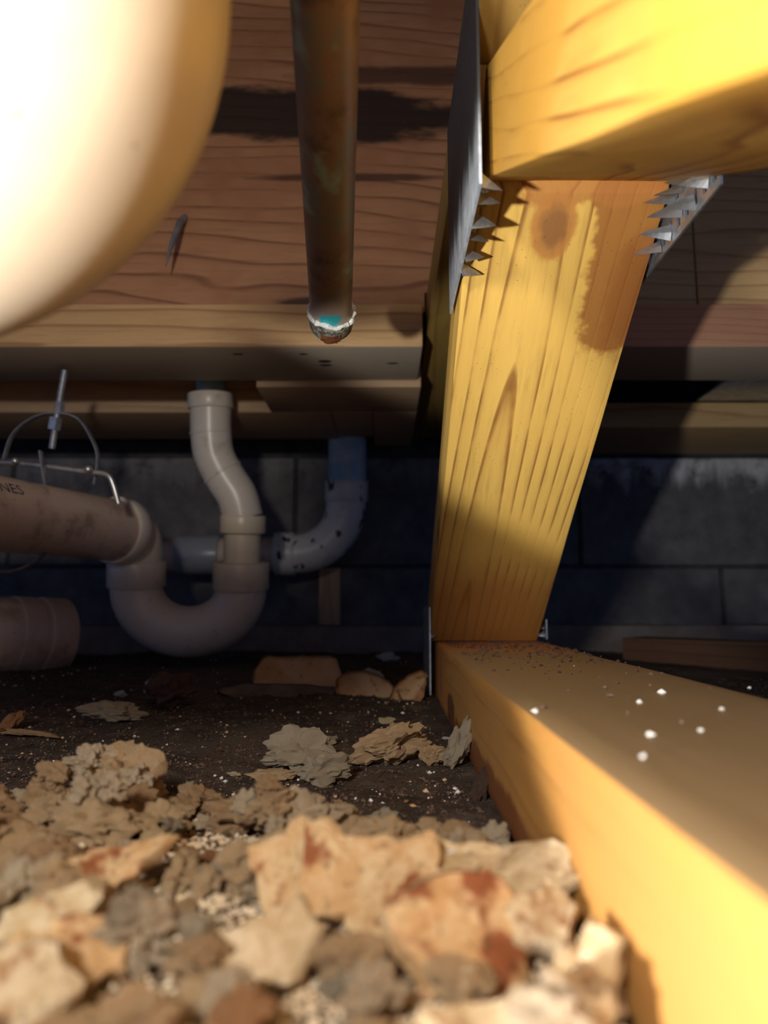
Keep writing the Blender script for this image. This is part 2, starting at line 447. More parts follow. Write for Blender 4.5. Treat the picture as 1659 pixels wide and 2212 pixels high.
# ------------------------------------------------------------------ setting
def sstep(a, b, v):
    t_ = max(0.0, min(1.0, (v - a) / (b - a))); return t_ * t_ * (3 - 2 * t_)
def ground_z(x, y):
    z = -.0800 + .016 * sstep(.42, .85, y)
    edge = .245 + (.030 if x < -.02 else .030 * max(0, 1 - (x + .02) / .05) if x < .03 else 0.0)
    z += .010 * (1 - sstep(.16, edge, y))
    z += .0035 * noise.noise(Vector((x * 14, y * 14, 0))) + .0016 * noise.noise(Vector((x * 60, y * 60, 3))) + .0008 * noise.noise(Vector((x * 170, y * 170, 7)))
    z -= .004 * math.exp(-(((x + .03) / .08) ** 2 + ((y - .40) / .05) ** 2))
    return z
def make_floor():
    bm = bmesh.new(); nx, ny = 260, 300
    vs = []
    for j in range(ny + 1):
        v = j / ny; y = -.6 + 1.75 * v if False else (-.6 + .62 * (v / .12) if v < .12 else .02 + .98 * ((v - .12) / .88) ** 1.15 * 1.02)
        row = []
        for i in range(nx + 1):
            u = i / nx * 2 - 1; x = (abs(u) ** 1.8) * (1 if u > 0 else -1) * 1.2
            row.append(bm.verts.new((x, y, ground_z(x, y))))
        vs.append(row)
    for j in range(ny):
        for i in range(nx):
            bm.faces.new((vs[j][i], vs[j][i + 1], vs[j + 1][i + 1], vs[j + 1][i]))
    return struct(meshobj('floor', bm, M['soil'], smooth=True))
make_floor()

WY = 0.97
wall = struct(box('wall_back', (-1.2, WY + .006, -.12), (1.2, WY + .16, .56), M['mortar'], bevel=0))
rnd = random.Random(4)
for row, (z0, z1, off) in enumerate([(-.11, .0465, .47), (.0515, .203, .275)]):
    x = off - .40 * 4
    while x < 1.15:
        a, b = max(-1.19, x + .003), min(1.19, x + .397)
        if b - a > .02:
            box('concrete_block', (a, WY - rnd.uniform(0, .003), z0), (b, WY + .15, z1), M['block'], wall, bevel=.003, rough=.0006, seed=x * 9)
        x += .40
struct(box('trim_1', (-1.2, .90, -.12), (.055, WY - .004, -.030), M['footing'], bevel=.004, rough=.002, seed=3))
struct(box('trim_2', (.14, .915, -.12), (1.2, WY - .004, -.030), M['footing'], bevel=.004, rough=.002, seed=8))
struct(box('ceiling', (-1.2, -.6, .562), (1.2, 1.13, .58), M['subfloor'], bevel=0))

# rim beams, ledgers and planks
fr = lambda: ((0, 0, 0), (1, 0, 0), (0, 0, 1))
bl = prism('rim_beam', [(-1.19, .2495), (.0355, .2495), (.0355, .2675), (.082, .2675), (.082, .561), (-1.19, .561)], 'y', .575, .613, M['rim'], frame=fr())
tag(bl, 'wide red-brown rim beam with a black scorched streak, left of the truss', 'beam')
br = prism('rim_beam', [(.083, .2675), (.1295, .2675), (.1295, .2495), (.272, .2495), (.272, .561), (.083, .561)], 'y', .575, .613, M['rim_right'], frame=fr())
tag(br, 'short shadowed tan beam section directly behind the truss plate', 'beam')
br2 = box('rim_beam', (.2735, .575, .2495), (1.19, .613, .561), M['rim_right'], frame=fr())
tag(br2, 'sunlit tan beam at the right edge above the reddish ledger', 'beam')
lg = prism('ledger_board', [(-1.19, .2105), (.0325, .2105), (.0325, .2485), (-1.19, .2485)], 'y', .555, .645, M['ledger'], frame=fr(), bevel=.0028)
tag(lg, 'pale ledger board with nail holes in its grey underside, left of the truss', 'board')
lr = box('ledger_board', (.1345, .555, .2105), (1.19, .645, .2485), M['ledger_right'], frame=fr(), bevel=.0028)
tag(lr, 'reddish ledger board right of the truss under the tan beam', 'board')
p1 = box('sill_plank', (-.123, .6465, .2050), (.0355, .735, .2430), M['plank'], frame=fr())
tag(p1, 'short grey-tan plank behind the left ledger, cut off square at its left end', 'board')
# plank behind with a cut-out for the pipe
p2 = box('sill_plank', (-1.19, .7365, .2050), (-.058, .86, .2430), M['plank'], frame=fr())
tag(p2, 'dim long plank behind the P-trap, running off to the left', 'board')
p3 = box('sill_plank', (-.012, .7365, .2050), (.0355, .90, .2430), M['plank'], frame=fr())
tag(p3, 'small plank block between the white stub pipe and the truss', 'board')
p5 = box('sill_plank', (-.0575, .7365, .2050), (-.0125, .845, .2430), M['plank'], frame=fr())
tag(p5, 'plank piece directly in front of the white stub pipe', 'board')
p4 = box('sill_plank', (.1345, .80, .2050), (1.19, .95, .2350), M['rim_right'], frame=fr())
tag(p4, 'tan sill plate on the block wall, right of the truss', 'board')
fl = box('metal_flashing', (.37, .70, .236), (.95, .799, .2385), M['steel'], bevel=.0005)
tag(fl, 'pale metal strip under the right ledger at the frame edge', 'metal strip')
st = box('wood_stake', (-.089, .955, -.09), (-.060, .966, .047), M['plank'], frame=((-.0745, .96, 0), (0, 0, 1), (0, -1, 0)))
tag(st, 'narrow faint wooden stake against the block wall, below the white elbow', 'stake')
db = prism('fallen_board', [(.27, .80), (.60, .50), (.64, .53), (.31, .835)], 'z', -.073, -.040, M['board_dark'], frame=((.27, .80, -.058), (.33, -.30, 0), (0, 0, 1)))
tag(db, 'dark brown board lying on the soil behind the bottom chord at right', 'board')

# ------------------------------------------------------------------ floor truss
tr = thing('floor_truss', 'golden pine open-web floor truss held with toothed metal plates, standing on the soil', 'truss', (.085, .3, -.079))
box('bottom_chord', (.0425, -.12, -.079), (.132, .615, -.0325), M['chord_bottom'], tr, bevel=.003,
    frame=((.085, .615, -.0325), (0, -1, 0), (0, 0, 1)), rough=.0005, seed=2)
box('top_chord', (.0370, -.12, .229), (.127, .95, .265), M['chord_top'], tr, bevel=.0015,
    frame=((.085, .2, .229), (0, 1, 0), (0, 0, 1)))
web1 = [(.589, -.0322), (.2895, .1820), (.2700, .2285), (.2915, .2285), (.6550, -.0322)]
wd = Vector((0, -.305, .218)).normalized()
prism('web_board', web1, 'x', .0385, .1275, M['web'], tr, bevel=.0010, frame=((.083, .589, -.0322), wd, Vector((0, -.582, -.813))), rough=.0004, seed=5)
c30 = Vector((0, .8635, .5043))
web2 = [(-.05, -.0112), (.2875, .1859), (.2660, .2215), (.2560, .2285), (.2300, .2120), (-.05, .0490)]
web2 = [(-.05, -.0112), (.2875, .1859), (.2660, .2235), (-.05, .0395)]
prism('web_board', web2, 'x', .0428, .1300, M['web_near'], tr, bevel=.0012, frame=((.083, .2875, .1859), -c30, Vector((0, -.5043, .8635))), rough=.0004, seed=9)

def tooth_bm(L=.0100, w=.0072, th=.0012):
    """claw: base on plane x=0 spanning z, point towards +x, edge curled"""
    bm = bmesh.new(); n = 5; prev = None
    for i in range(n + 1):
        f = i / n
        hw = w * .5 * (1 - f) ** .75; cz = -.0009 * f * f * 1.2; tt = th * (1 - f * .8); bend = .0011 * math.sin(f * 2.2)
        x = L * f
        if i == n:
            tip = bm.verts.new((x, bend, cz - hw)); cur = [tip]
        else:
            cur = [bm.verts.new((x, bend - tt * .5 - .0006, cz - hw)), bm.verts.new((x, bend + tt * .5, cz - hw * .2)), bm.verts.new((x, bend - tt * .2, cz + hw)), bm.verts.new((x, bend - tt, cz))]
        if prev:
            for k in range(4):
                a, b = prev[k], prev[(k + 1) % 4]
                if len(cur) == 1: bm.faces.new((a, b, cur[0]))
                else: bm.faces.new((a, b, cur[(k + 1) % 4], cur[k]))
        else: bm.faces.new(cur[::-1])
        prev = cur
    return bm
tm = bpy.data.meshes.new('tooth'); bmt = tooth_bm(); bmesh.ops.recalc_face_normals(bmt, faces=bmt.faces); bmt.to_mesh(tm); bmt.free()
tm.materials.append(M['steel'])

def plate(x, y0, y1, z0, z1, inward, teeth, slots, th=.0011, seed=0):
    """punched plate in the plane x; inward = +1 when the teeth point to +x"""
    bm = bmesh.new(); rr = random.Random(seed)
    ys = [y0]; zs = [z0]
    py_, pz_ = .0084, .0128
    def breaks(a, b, pitch, s):
        out = [a]; c = a + pitch * .30
        while c + s < b - .001:
            out += [c, c + s]; c += pitch
        out.append(b); return out
    ys = breaks(y0, y1, py_, .0034); zs = breaks(z0, z1, pz_, .0072)
    vg = {}
    def V(i, j, k):
        key = (i, j, k)
        if key not in vg: vg[key] = bm.verts.new((x + (th * k if inward > 0 else -th * k), ys[i], zs[j]))
        return vg[key]
    ni, nj = len(ys) - 1, len(zs) - 1
    solid = lambda i, j: 0 <= i < ni and 0 <= j < nj and not (slots and i % 2 == 1 and j % 2 == 1)
    for i in range(ni):
        for j in range(nj):
            if not solid(i, j): continue
            for k in (0, 1): bm.faces.new([V(i, j, k), V(i + 1, j, k), V(i + 1, j + 1, k), V(i, j + 1, k)])
            for (a, b, di, dj) in (((i, j), (i + 1, j), 0, -1), ((i, j + 1), (i + 1, j + 1), 0, 1), ((i, j), (i, j + 1), -1, 0), ((i + 1, j), (i + 1, j + 1), 1, 0)):
                if not solid(i + di, j + dj):
                    bm.faces.new([V(*a, 0), V(*b, 0), V(*b, 1), V(*a, 1)])
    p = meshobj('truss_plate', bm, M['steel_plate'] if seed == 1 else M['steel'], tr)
    p['label'] = 'galvanized toothed plate'
    for (ty, tz, L, tw) in teeth:
        o = bpy.data.objects.new('tooth', tm); link(o, p)
        o.location = Vector((x + (th if inward > 0 else -th), ty, tz - (.0052 if inward > 0 and tz > 0 else 0))) - tr.location
        o.scale = (L * inward, 1 * (1 if inward > 0 else 1), tw)
        o.rotation_euler = (rr.uniform(-.3, .3), rr.uniform(-.12, .12), rr.uniform(-.2, .2) + .12 * inward)
    return p
tl = [(.2465, .1645, .95, 1.2), (.2600, .1660, 1.05, 1.15), (.2735, .1640, 1.05, 1.1), (.2870, .1650, 1.0, 1.05), (.3005, .1628, .95, .95), (.3130, .1620, 1.1, .95),
      (.2660, .1735, .8, .9), (.2790, .1765, .8, .9)]
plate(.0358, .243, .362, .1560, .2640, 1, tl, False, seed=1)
trr = [(.2590, .1680, 1.1, 1.0), (.2700, .1745, 1.3, 1.1), (.2720, .1660, 1.3, 1.0), (.2840, .1700, 1.45, 1.1), (.2900, .1790, 1.4, 1.0), (.2960, .1660, 1.35, 1.0), (.3075, .1655, 1.3, .9), (.2830, .1790, 1.2, .9)]
plate(.1312, .2500, .3620, .1605, .2640, -1, trr, True, seed=2)
plate(.0368, .572, .66, -.074, -.004, 1, [(.580, -.027, .5, .7), (.584, -.020, .5, .7)], False, seed=3)
plate(.1335, .575, .66, -.030, -.014, -1, [(.580, -.026, .6, .7), (.583, -.020, .6, .7)], False, seed=4)

# grit lying on the chord
def crumbs(name, pts, mat, seed=0, parent=None):
    """many tiny angular grains joined into one mesh"""
    rr = random.Random(seed); verts = []; faces = []; mats = mat if isinstance(mat, list) else [mat]; idx = []
    base = [Vector(v) for v in ((1, 0, 0), (-1, 0, 0), (0, 1, 0), (0, -1, 0), (0, 0, 1), (0, 0, -1))]
    fc = [(0, 2, 4), (2, 1, 4), (1, 3, 4), (3, 0, 4), (2, 0, 5), (1, 2, 5), (3, 1, 5), (0, 3, 5)]
    for it in pts:
        p, s = it[0], it[1]; idx += [it[2] if len(it) > 2 else 0] * 8
        k = len(verts)
        R = Matrix.Rotation(rr.uniform(0, 6.28), 3, 'Z') @ Matrix.Rotation(rr.uniform(-.6, .6), 3, 'X')
        for b in base:
            q = R @ (b * rr.uniform(.55, 1.15)); q.z *= .7
            verts.append(tuple(Vector(p) + q * s))
        faces += [tuple(k + i for i in f) for f in fc]
    me = bpy.data.meshes.new(name); me.from_pydata(verts, [], faces)
    for m_ in mats: me.materials.append(m_)
    me.polygons.foreach_set('material_index', idx)
    o = bpy.data.objects.new(name, me)
    if parent: me.transform(Matrix.Translation(-parent.location))
    return link(o, parent)
rr = random.Random(11)
pts = []
while len(pts) < 900:
    y = .585 - abs(rr.gauss(0, .13)); x = rr.uniform(.048, .13)
    if y < .18 or noise.noise(Vector((x * 45, y * 45, 1))) < -.25: continue
    s = abs(rr.gauss(.0005, .0004)) + .0003
    pts.append(((x, y, -.0327 + s * .5), s))
o = stuff(crumbs('soil_grit', pts, M['rub_dark'], 5)); tag(o, 'dark soil crumbs sprinkled over the bottom chord', 'soil crumbs')
for i, (px, py, s) in enumerate([(1430, 1500, .0016), (1380, 1520, .0012), (1158, 1540, .0013), (1403, 1592, .0014), (1560, 1535, .0013), (1515, 1580, .001), (1390, 1640, .001), (1620, 1488, .001), (1240, 1440, .0008)]):
    # where the pixel ray meets the chord top
    r_ = W(px, py, 1.0); k = -.0325 / r_.z; p = r_ * k
    o = crumbs('white_crumb', [((0, 0, 0), s)], M['rub_white'], 20 + i); o.location = p + Vector((0, 0, s * .45))
    tag(o, ['largest white crumb on the bottom chord, near its far edge', 'white crumb just left of the largest one on the chord', 'lone oval white crumb near the left edge of the bottom chord',
        'white crumb low in the middle of the chord top', 'white crumb right of the largest one on the chord', 'white speck between the right-hand crumbs on the chord', 'lowest faint white crumb on the chord top',
        'white speck at the right frame edge on the chord', 'white speck farthest back, among dark soil crumbs on the chord'][i], 'crumb', 'white crumbs on the chord')

# ------------------------------------------------------------------ drain pipes
D = .72
def PW(l, d=D): return [W(x, y, d) for x, y in l]
R_ = lambda px, d=D: px / F * d
dt = thing('drain_trap', 'cream plastic P-trap with S-bend above and a long buff pipe running left', 'drain pipe', tuple(W(407, 1416, D)))
tube('inlet_pipe', PW([(456, 760), (455, 858)]), R_(31), M['pvc_blue'], dt)
hub('coupling', W(454, 850, D), W(455, 884, D), R_(48), M['pvc'], dt)
tube('offset_bend', arc_pts(PW([(455, 882), (456, 935), (463, 985), (487, 1032), (512, 1072), (525, 1120)])), R_(43.5), M['pvc'], dt)
def ring_at(i0, pts, r):  # seam ring
    return hub('seam_ring', pts[i0], pts[i0 + 1], r, M['pvc_hub'], dt)
sp = PW([(455, 932), (455.5, 938)]); hub('seam_ring', sp[0], sp[1], R_(45), M['pvc'], dt)
sp = PW([(479, 1019), (483, 1025)]); hub('seam_ring', sp[0], sp[1], R_(45.5), M['pvc'], dt)
hub('coupling', W(525, 1113, D), W(524, 1152, D), R_(49), M['pvc_hub'], dt)
tube('riser_pipe', PW([(524, 1145), (522, 1225)]), R_(39), M['pvc_hub'], dt)
hub('coupling', W(521, 1214, D), W(520, 1274, D), R_(60), M['pvc_hub'], dt)
cc = (407.5, 1265); up = []
for k in range(0, 25):
    a = math.pi * k / 24; up.append((cc[0] + 112.5 * math.cos(a), cc[1] + 5 + 95 * math.sin(a)))
tube('trap_bend', PW([(520, 1262)] + up + [(295, 1250)]), R_(55), M['pvc'], dt, seg=40)
hub('coupling', W(295, 1212, D), W(295, 1268, D), R_(61), M['pvc'], dt)
tube('elbow', arc_pts([W(295, 1240, D), W(297, 1195, D), W(292, 1160, .715), W(262, 1142, .695), W(225, 1137, .675)]), R_(52), M['pvc'], dt, seg=36)
a, b = W(-330, 1065, .44), W(262, 1147, .69)
dv = (b - a).normalized()
tube('long_pipe', [a, b], .0300, M['pvc_pink'], dt, seg=44)
hub('coupling', b - dv * .012, b + dv * .004, .0335, M['pvc'], dt)
hub('coupling', a + dv * .03, a + dv * .075, .034, M['pvc_pink'], dt)
# printed lettering on the long pipe
tc = bpy.data.curves.new('lettering', 'FONT'); tc.body = 'LINES'; tc.size = .0135; tc.align_x = 'RIGHT'; tc.resolution_u = 3
to = bpy.data.objects.new('lettering_tmp', tc); C.objects.link(to)
bpy.context.view_layer.update()
me = bpy.data.meshes.new_from_object(to.evaluated_get(bpy.context.evaluated_depsgraph_get()))
bpy.data.objects.remove(to)
axis0 = W(-85, 1103, 0.56)
k0 = (axis0 - a).dot(dv); side = dv.cross(Vector((0, 0, 1))).normalized()    # towards the camera
if side.y > 0: side = -side
upv = side.cross(dv).normalized()
if upv.z < 0: upv = -upv
bm = bmesh.new(); bm.from_mesh(me)
bmesh.ops.subdivide_edges(bm, edges=[e for e in bm.edges if e.calc_length() > .002], cuts=2)
for v in bm.verts:
    ang = math.radians(27) + v.co.y / .0300
    v.co = a + dv * (k0 + v.co.x) + (side * math.cos(ang) + upv * math.sin(ang)) * .03025
lo_ = meshobj('lettering', bm, M['ink'], dt); lo_['label'] = 'dark printed capital letters'

dp = thing('drain_elbow', 'white plastic stub pipe and black-flecked sweep elbow beside the truss, going left behind the trap', 'drain pipe', tuple(W(700, 1240, .90)))
D2 = .90
tube('stub_pipe', PW([(751, 900), (750, 1050)], D2), R_(41, D2), M['pvc_blue'], dp)
hub('coupling', W(749, 1038, D2), W(748, 1084, D2), R_(46.5, D2), M['pvc_dirty'], dp)
el = [(748, 1075)]
for k in range(0, 13):
    aa = math.pi / 2 * k / 12; el.append((640 + 107 * math.cos(aa), 1090 + 106 * math.sin(aa)))
tube('sweep_elbow', PW(el + [(615, 1196)], D2), R_(43, D2), M['pvc_dirty'], dp, seg=36)
hub('coupling', W(638, 1196, D2), W(594, 1197, D2), R_(47, D2), M['pvc_dirty'], dp)
tube('branch_pipe', PW([(600, 1197), (330, 1200)], D2), R_(37, D2), M['pvc_pink'], dp)
hub('coupling', W(478, 1198, D2), W(385, 1199, D2), R_(43, D2), M['pvc_grey'], dp)

sw = thing('sewer_pipe', 'thick buff pipe end with a socket, lying on the soil at the left edge', 'drain pipe', tuple(W(60, 1450, .74)))
a2, b2 = W(-260, 1368, .62), W(120, 1374, .745); dv2 = (b2 - a2).normalized()
tube('pipe', [a2, b2], .0385, M['pvc_pink'], sw, seg=44)
hub('coupling', b2 - dv2 * .022, b2 + dv2 * .006, .0405, M['pvc_pink'], sw)
hub('coupling', b2 - dv2 * .050, b2 - dv2 * .026, .0398, M['pvc_pink'], sw)

# clevis hanger around the long pipe
hg = thing('pipe_hanger', 'thin steel loop hanger with threaded rod around the long buff pipe', 'hanger', tuple(W(120, 900, .62)))
tube('threaded_rod', PW([(140, 800), (129, 862), (112, 969)], .62), R_(7, .62), M['steel_dull'], hg, seg=14)
bm = bmesh.new(); bm_tube(bm, PW([(121, 902), (116, 928)], .62), R_(14, .62), 6); meshobj('nut', bm, M['rod'], hg)
bm = bmesh.new(); bm_tube(bm, PW([(131, 868), (127, 892)], .62), R_(11, .62), 6); meshobj('nut', bm, M['steel_dull'], hg)
tube('top_yoke', arc_pts(PW([(6, 1005), (28, 940), (75, 902), (125, 893), (170, 905), (200, 950), (212, 990), (205, 1046)], .62)), R_(9, .62), M['steel_dull'], hg, seg=10, flat=.3)
tube('lower_loop', arc_pts([W(88, 975, .60), W(98, 1040, .595), W(112, 1110, .59), W(112, 1165, .585), W(75, 1215, .58), W(10, 1238, .57), W(-60, 1225, .56)]), R_(9, .6), M['steel_dull'], hg, seg=10, flat=.35)
tube('cross_bolt', arc_pts(PW([(-20, 998), (60, 1003), (150, 1014), (205, 1020), (232, 1026), (244, 1046), (256, 1088)], .61)), R_(6, .61), M['rod'], hg, seg=14)
bm = bmesh.new(); bmesh.ops.create_icosphere(bm, subdivisions=2, radius=R_(10, .61), matrix=Matrix.Translation(W(191, 1014, .605))); meshobj('bolt_head', bm, M['rod'], hg, smooth=True)
bm = bmesh.new(); bmesh.ops.create_icosphere(bm, subdivisions=2, radius=R_(8, .61), matrix=Matrix.Translation(W(33, 996, .605))); meshobj('bolt_head', bm, M['rod'], hg, smooth=True)

# big near elbow at upper left
ne = thing('pipe_elbow', 'large blurred warm-white plastic elbow filling the upper left corner', 'drain pipe', tuple(W(-280, 0, .14)))
cen = W(-330, -60, .14); RM, rm = .0391, .0373
vx = Vector((1, 0, 0)); vu = Vector((0, -SP, CP))
pp = []
for k in range(0, 31):
    aa = math.radians(0 - 90 * k / 30); pp.append(cen + (vx * math.cos(aa) + vu * math.sin(aa)) * RM)
pp = [cen + vx * RM + vu * .02] + pp + [cen - vu * RM - vx * .09]
tube('elbow_body', pp, rm, M['pvc_near'], ne, seg=64)
hub('coupling', cen + vx * RM + vu * .014, cen + vx * RM + vu * .07, rm + .0050, M['pvc_near'], ne)

# copper pipe
e0, e1 = W(715, 672, .372), W(700, -120, .205)
cu = thing('copper_pipe', 'capped copper pipe hanging in front of the beam, turquoise corrosion at its lower end', 'pipe', tuple(e0))
ax = (e1 - e0).normalized(); rc = .01115
zd = Vector((0, 0, 1)); yd = zd.cross(ax).normalized(); zd = ax.cross(yd)
Mc = Matrix((ax, yd, zd)).transposed().to_4x4()
L = (e1 - e0).length
def cu_part(name, xs, rs, mat, seg=48, jitter=0, seed=0):
    bm = bmesh.new(); rings = bm_tube(bm, [(x, 0, 0) for x in xs], rs, seg)
    if jitter:
        for v in bm.verts: v.co += noise.noise_vector(v.co * 500 + Vector((seed, 0, 0))) * jitter
    bmesh.ops.recalc_face_normals(bm, faces=bm.faces)
    me = bpy.data.meshes.new(name); bm.to_mesh(me); bm.free(); me.materials.append(mat)
    smooth_auto(me, .8)
    o = bpy.data.objects.new(name, me); link(o, cu); o.matrix_local = Mc; return o
cu_part('pipe', [0] + [i * L / 20 for i in range(1, 21)], rc, M['copper'])
cu_part('end_cap', [-.0135, -.0130, -.0112, -.002, .0010], [rc * .80, rc * .95, rc * 1.06, rc * 1.08, rc * 1.02], M['cap'], jitter=.0002)
# wavy white crust line round the joint
bm = bmesh.new(); cp = []
for k in range(49):
    aa = 2 * math.pi * k / 48
    wob_ = -.0018 * math.cos(aa * 2 + .6) + .0014 * noise.noise(Vector((math.cos(aa) * 2, math.sin(aa) * 2, 0)))
    cp.append((.0006 + wob_, math.cos(aa) * rc * 1.055, math.sin(aa) * rc * 1.055))
bm_tube(bm, cp, [.0009 + .0010 * abs(noise.noise(Vector((k * .7, 0, 0)))) * 2 for k in range(49)], 8)
for v in bm.verts: v.co += noise.noise_vector(v.co * 900) * .0004
me = bpy.data.meshes.new('mineral_crust'); bmesh.ops.recalc_face_normals(bm, faces=bm.faces); bm.to_mesh(me); bm.free(); me.materials.append(M['crust'])
o = bpy.data.objects.new('mineral_crust', me); link(o, cu); o.matrix_local = Mc
# rust chip on the cap underside
bm = bmesh.new(); N = 6; grid = []
for i in range(N + 1):
    row = []
    for j in range(N + 1):
        aa = -math.pi / 2 + (j / N - .5) * .95; x_ = -.0128 + .0072 * i / N
        q = Vector((x_, math.cos(aa) * rc * 1.1, math.sin(aa) * rc * 1.1)); q += noise.noise_vector(q * 300) * .0006
        row.append(bm.verts.new(q))
    grid.append(row)
for i in range(N):
    for j in range(N):
        if (i, j) in ((0, 0), (N - 1, N - 1), (0, N - 1)): continue
        bm.faces.new((grid[i][j], grid[i + 1][j], grid[i + 1][j + 1], grid[i][j + 1]))
bmesh.ops.solidify(bm, geom=bm.faces[:], thickness=.0006)
me = bpy.data.meshes.new('rust_chip'); bmesh.ops.recalc_face_normals(bm, faces=bm.faces); bm.to_mesh(me); bm.free(); me.materials.append(M['rust'])
o = bpy.data.objects.new('rust_chip', me); link(o, cu); o.matrix_local = Mc

# nail in the beam
nl = tube('nail', [(-.176, .5790, .3400), (-.177, .566, .3280), (-.180, .556, .3030), (-.1835, .552, .2800)], [.0034, .0030, .0024, .0004], M['steel_dull'], seg=10)
tag(nl, 'bent dark nail point sticking out of the red-brown beam', 'nail')

# ------------------------------------------------------------------ debris
def rock_mesh(name, mat, seed, squash=(1, 1, .6), cuts=7, rough=.16, sub=4, lump=.25):
    rr = random.Random(seed); bm = bmesh.new()
    bmesh.ops.create_icosphere(bm, subdivisions=sub, radius=1.0)
    planes = []
    for _ in range(cuts):
        v = Vector((rr.gauss(0, 1), rr.gauss(0, 1), rr.gauss(0, 1))).normalized(); planes.append((v, rr.uniform(.55, .9)))
    so = Vector((seed * 3.1, seed * 1.7, 0))
    for v in bm.verts:
        p = v.co.copy()
        p *= 1 + lump * noise.noise(p * 1.3 + so)
        for n_, d_ in planes:
            k = p.dot(n_)
            if k > d_: p -= n_ * (k - d_) * .92
        q = p.normalized()
        p += q * rough * (1.3 * noise.noise(p * 1.9 + so) + .9 * (abs(noise.noise(p * 3.6 + so)) - .25) + .55 * (abs(noise.noise(p * 8 + so)) - .2) + .30 * noise.noise(p * 19 + so))
        v.co = Vector((p.x * squash[0], p.y * squash[1], p.z * squash[2]))
    bmesh.ops.recalc_face_normals(bm, faces=bm.faces)
    me = bpy.data.meshes.new(name); bm.to_mesh(me); bm.free()
    me.materials.append(mat)
    smooth_auto(me, .45)
    zmin = min(v.co.z for v in me.vertices)
    return me, -zmin

def shape_size(me):   # half extents
    xs = [v.co.x for v in me.vertices]; zs = [v.co.z for v in me.vertices]
    return max(abs(min(xs)), max(xs)), max(zs)

HG = {}   # coarse height map for settling pieces
CELL = .0025
def hget(x, y):
    k = (round(x / CELL), round(y / CELL))
    return HG.get(k, ground_z(x, y))
def settle(x, y, r):
    hs = []
    for i in range(-2, 3):
        for j in range(-2, 3):
            if i * i + j * j > 5: continue
            hs.append(hget(x + i * r * .38, y + j * r * .38))
    hs.sort(); return hs[int(len(hs) * .70)]
def deposit(x, y, r, top, base):
    n = int(r / CELL) + 1
    for i in range(-n, n + 1):
        for j in range(-n, n + 1):
            d = math.hypot(i, j) * CELL
            if d < r:
                k = (round(x / CELL) + i, round(y / CELL) + j)
                h = base + (top - base) * math.sqrt(max(0, 1 - (d / r) ** 2))
                if h > HG.get(k, -9): HG[k] = h

def ground_hit(px, py):
    r_ = W(px, py, 1.0); k = .05
    while k < 1.4:
        p = r_ * k
        if p.z < ground_z(p.x, p.y): return p
        k += .0015
    return r_ * .9

PROTO = {}
def proto(kind, i):
    key = (kind, i)
    if key not in PROTO:
        cfg = {'rub': (M['rub'], (1, .85, .66), 4, .42), 'pale': (M['rub_pale'], (1, .9, .66), 3, .46), 'stain': (M['rub_stain'], (1, .75, .40), 8, .24),
               'grey': (M['rub_grey'], (1, .65, .58), 6, .36), 'dark': (M['rub_dark'], (1, .9, .75), 5, .32), 'white': (M['rub_white'], (1, .8, .5), 5, .36),
               'cream': (M['cream'], (1, .8, .35), 7, .28), 'flake': (M['rub'], (1, .62, .24), 7, .26)}[kind]
        PROTO[key] = rock_mesh(kind + '_piece', cfg[0], i * 13 + hash_k(kind), cfg[1], cfg[2], cfg[3])
    return PROTO[key]
def hash_k(s): return sum(ord(c) * (i + 1) for i, c in enumerate(s)) % 97

def piece(name, kind, i, x, y, size, label, cat, group=None, rot=None, dz=0.0, sc=(1, 1, 1), rr=random):
    me, zoff = proto(kind, i)
    o = bpy.data.objects.new(name, me); link(o)
    o.rotation_mode = 'XYZ'
    rot = rot if rot is not None else (rr.uniform(-.35, .35), rr.uniform(-.35, .35), rr.uniform(0, 6.28))
    o.rotation_euler = rot
    o.scale = (size * sc[0], size * sc[1], size * sc[2])
    R3 = o.rotation_euler.to_matrix()
    step_ = max(1, len(me.vertices) // 160)
    zs = [(R3 @ Vector((v.co.x * o.scale.x, v.co.y * o.scale.y, v.co.z * o.scale.z))).z for v in list(me.vertices)[::step_]]
    r = size * .8
    base = settle(x, y, r)
    o.location = (x, y, base - min(zs) * .86 + dz)
    deposit(x, y, r * .85, o.location.z + max(zs) * .8, base)
    tag(o, label, cat, group)
    return o

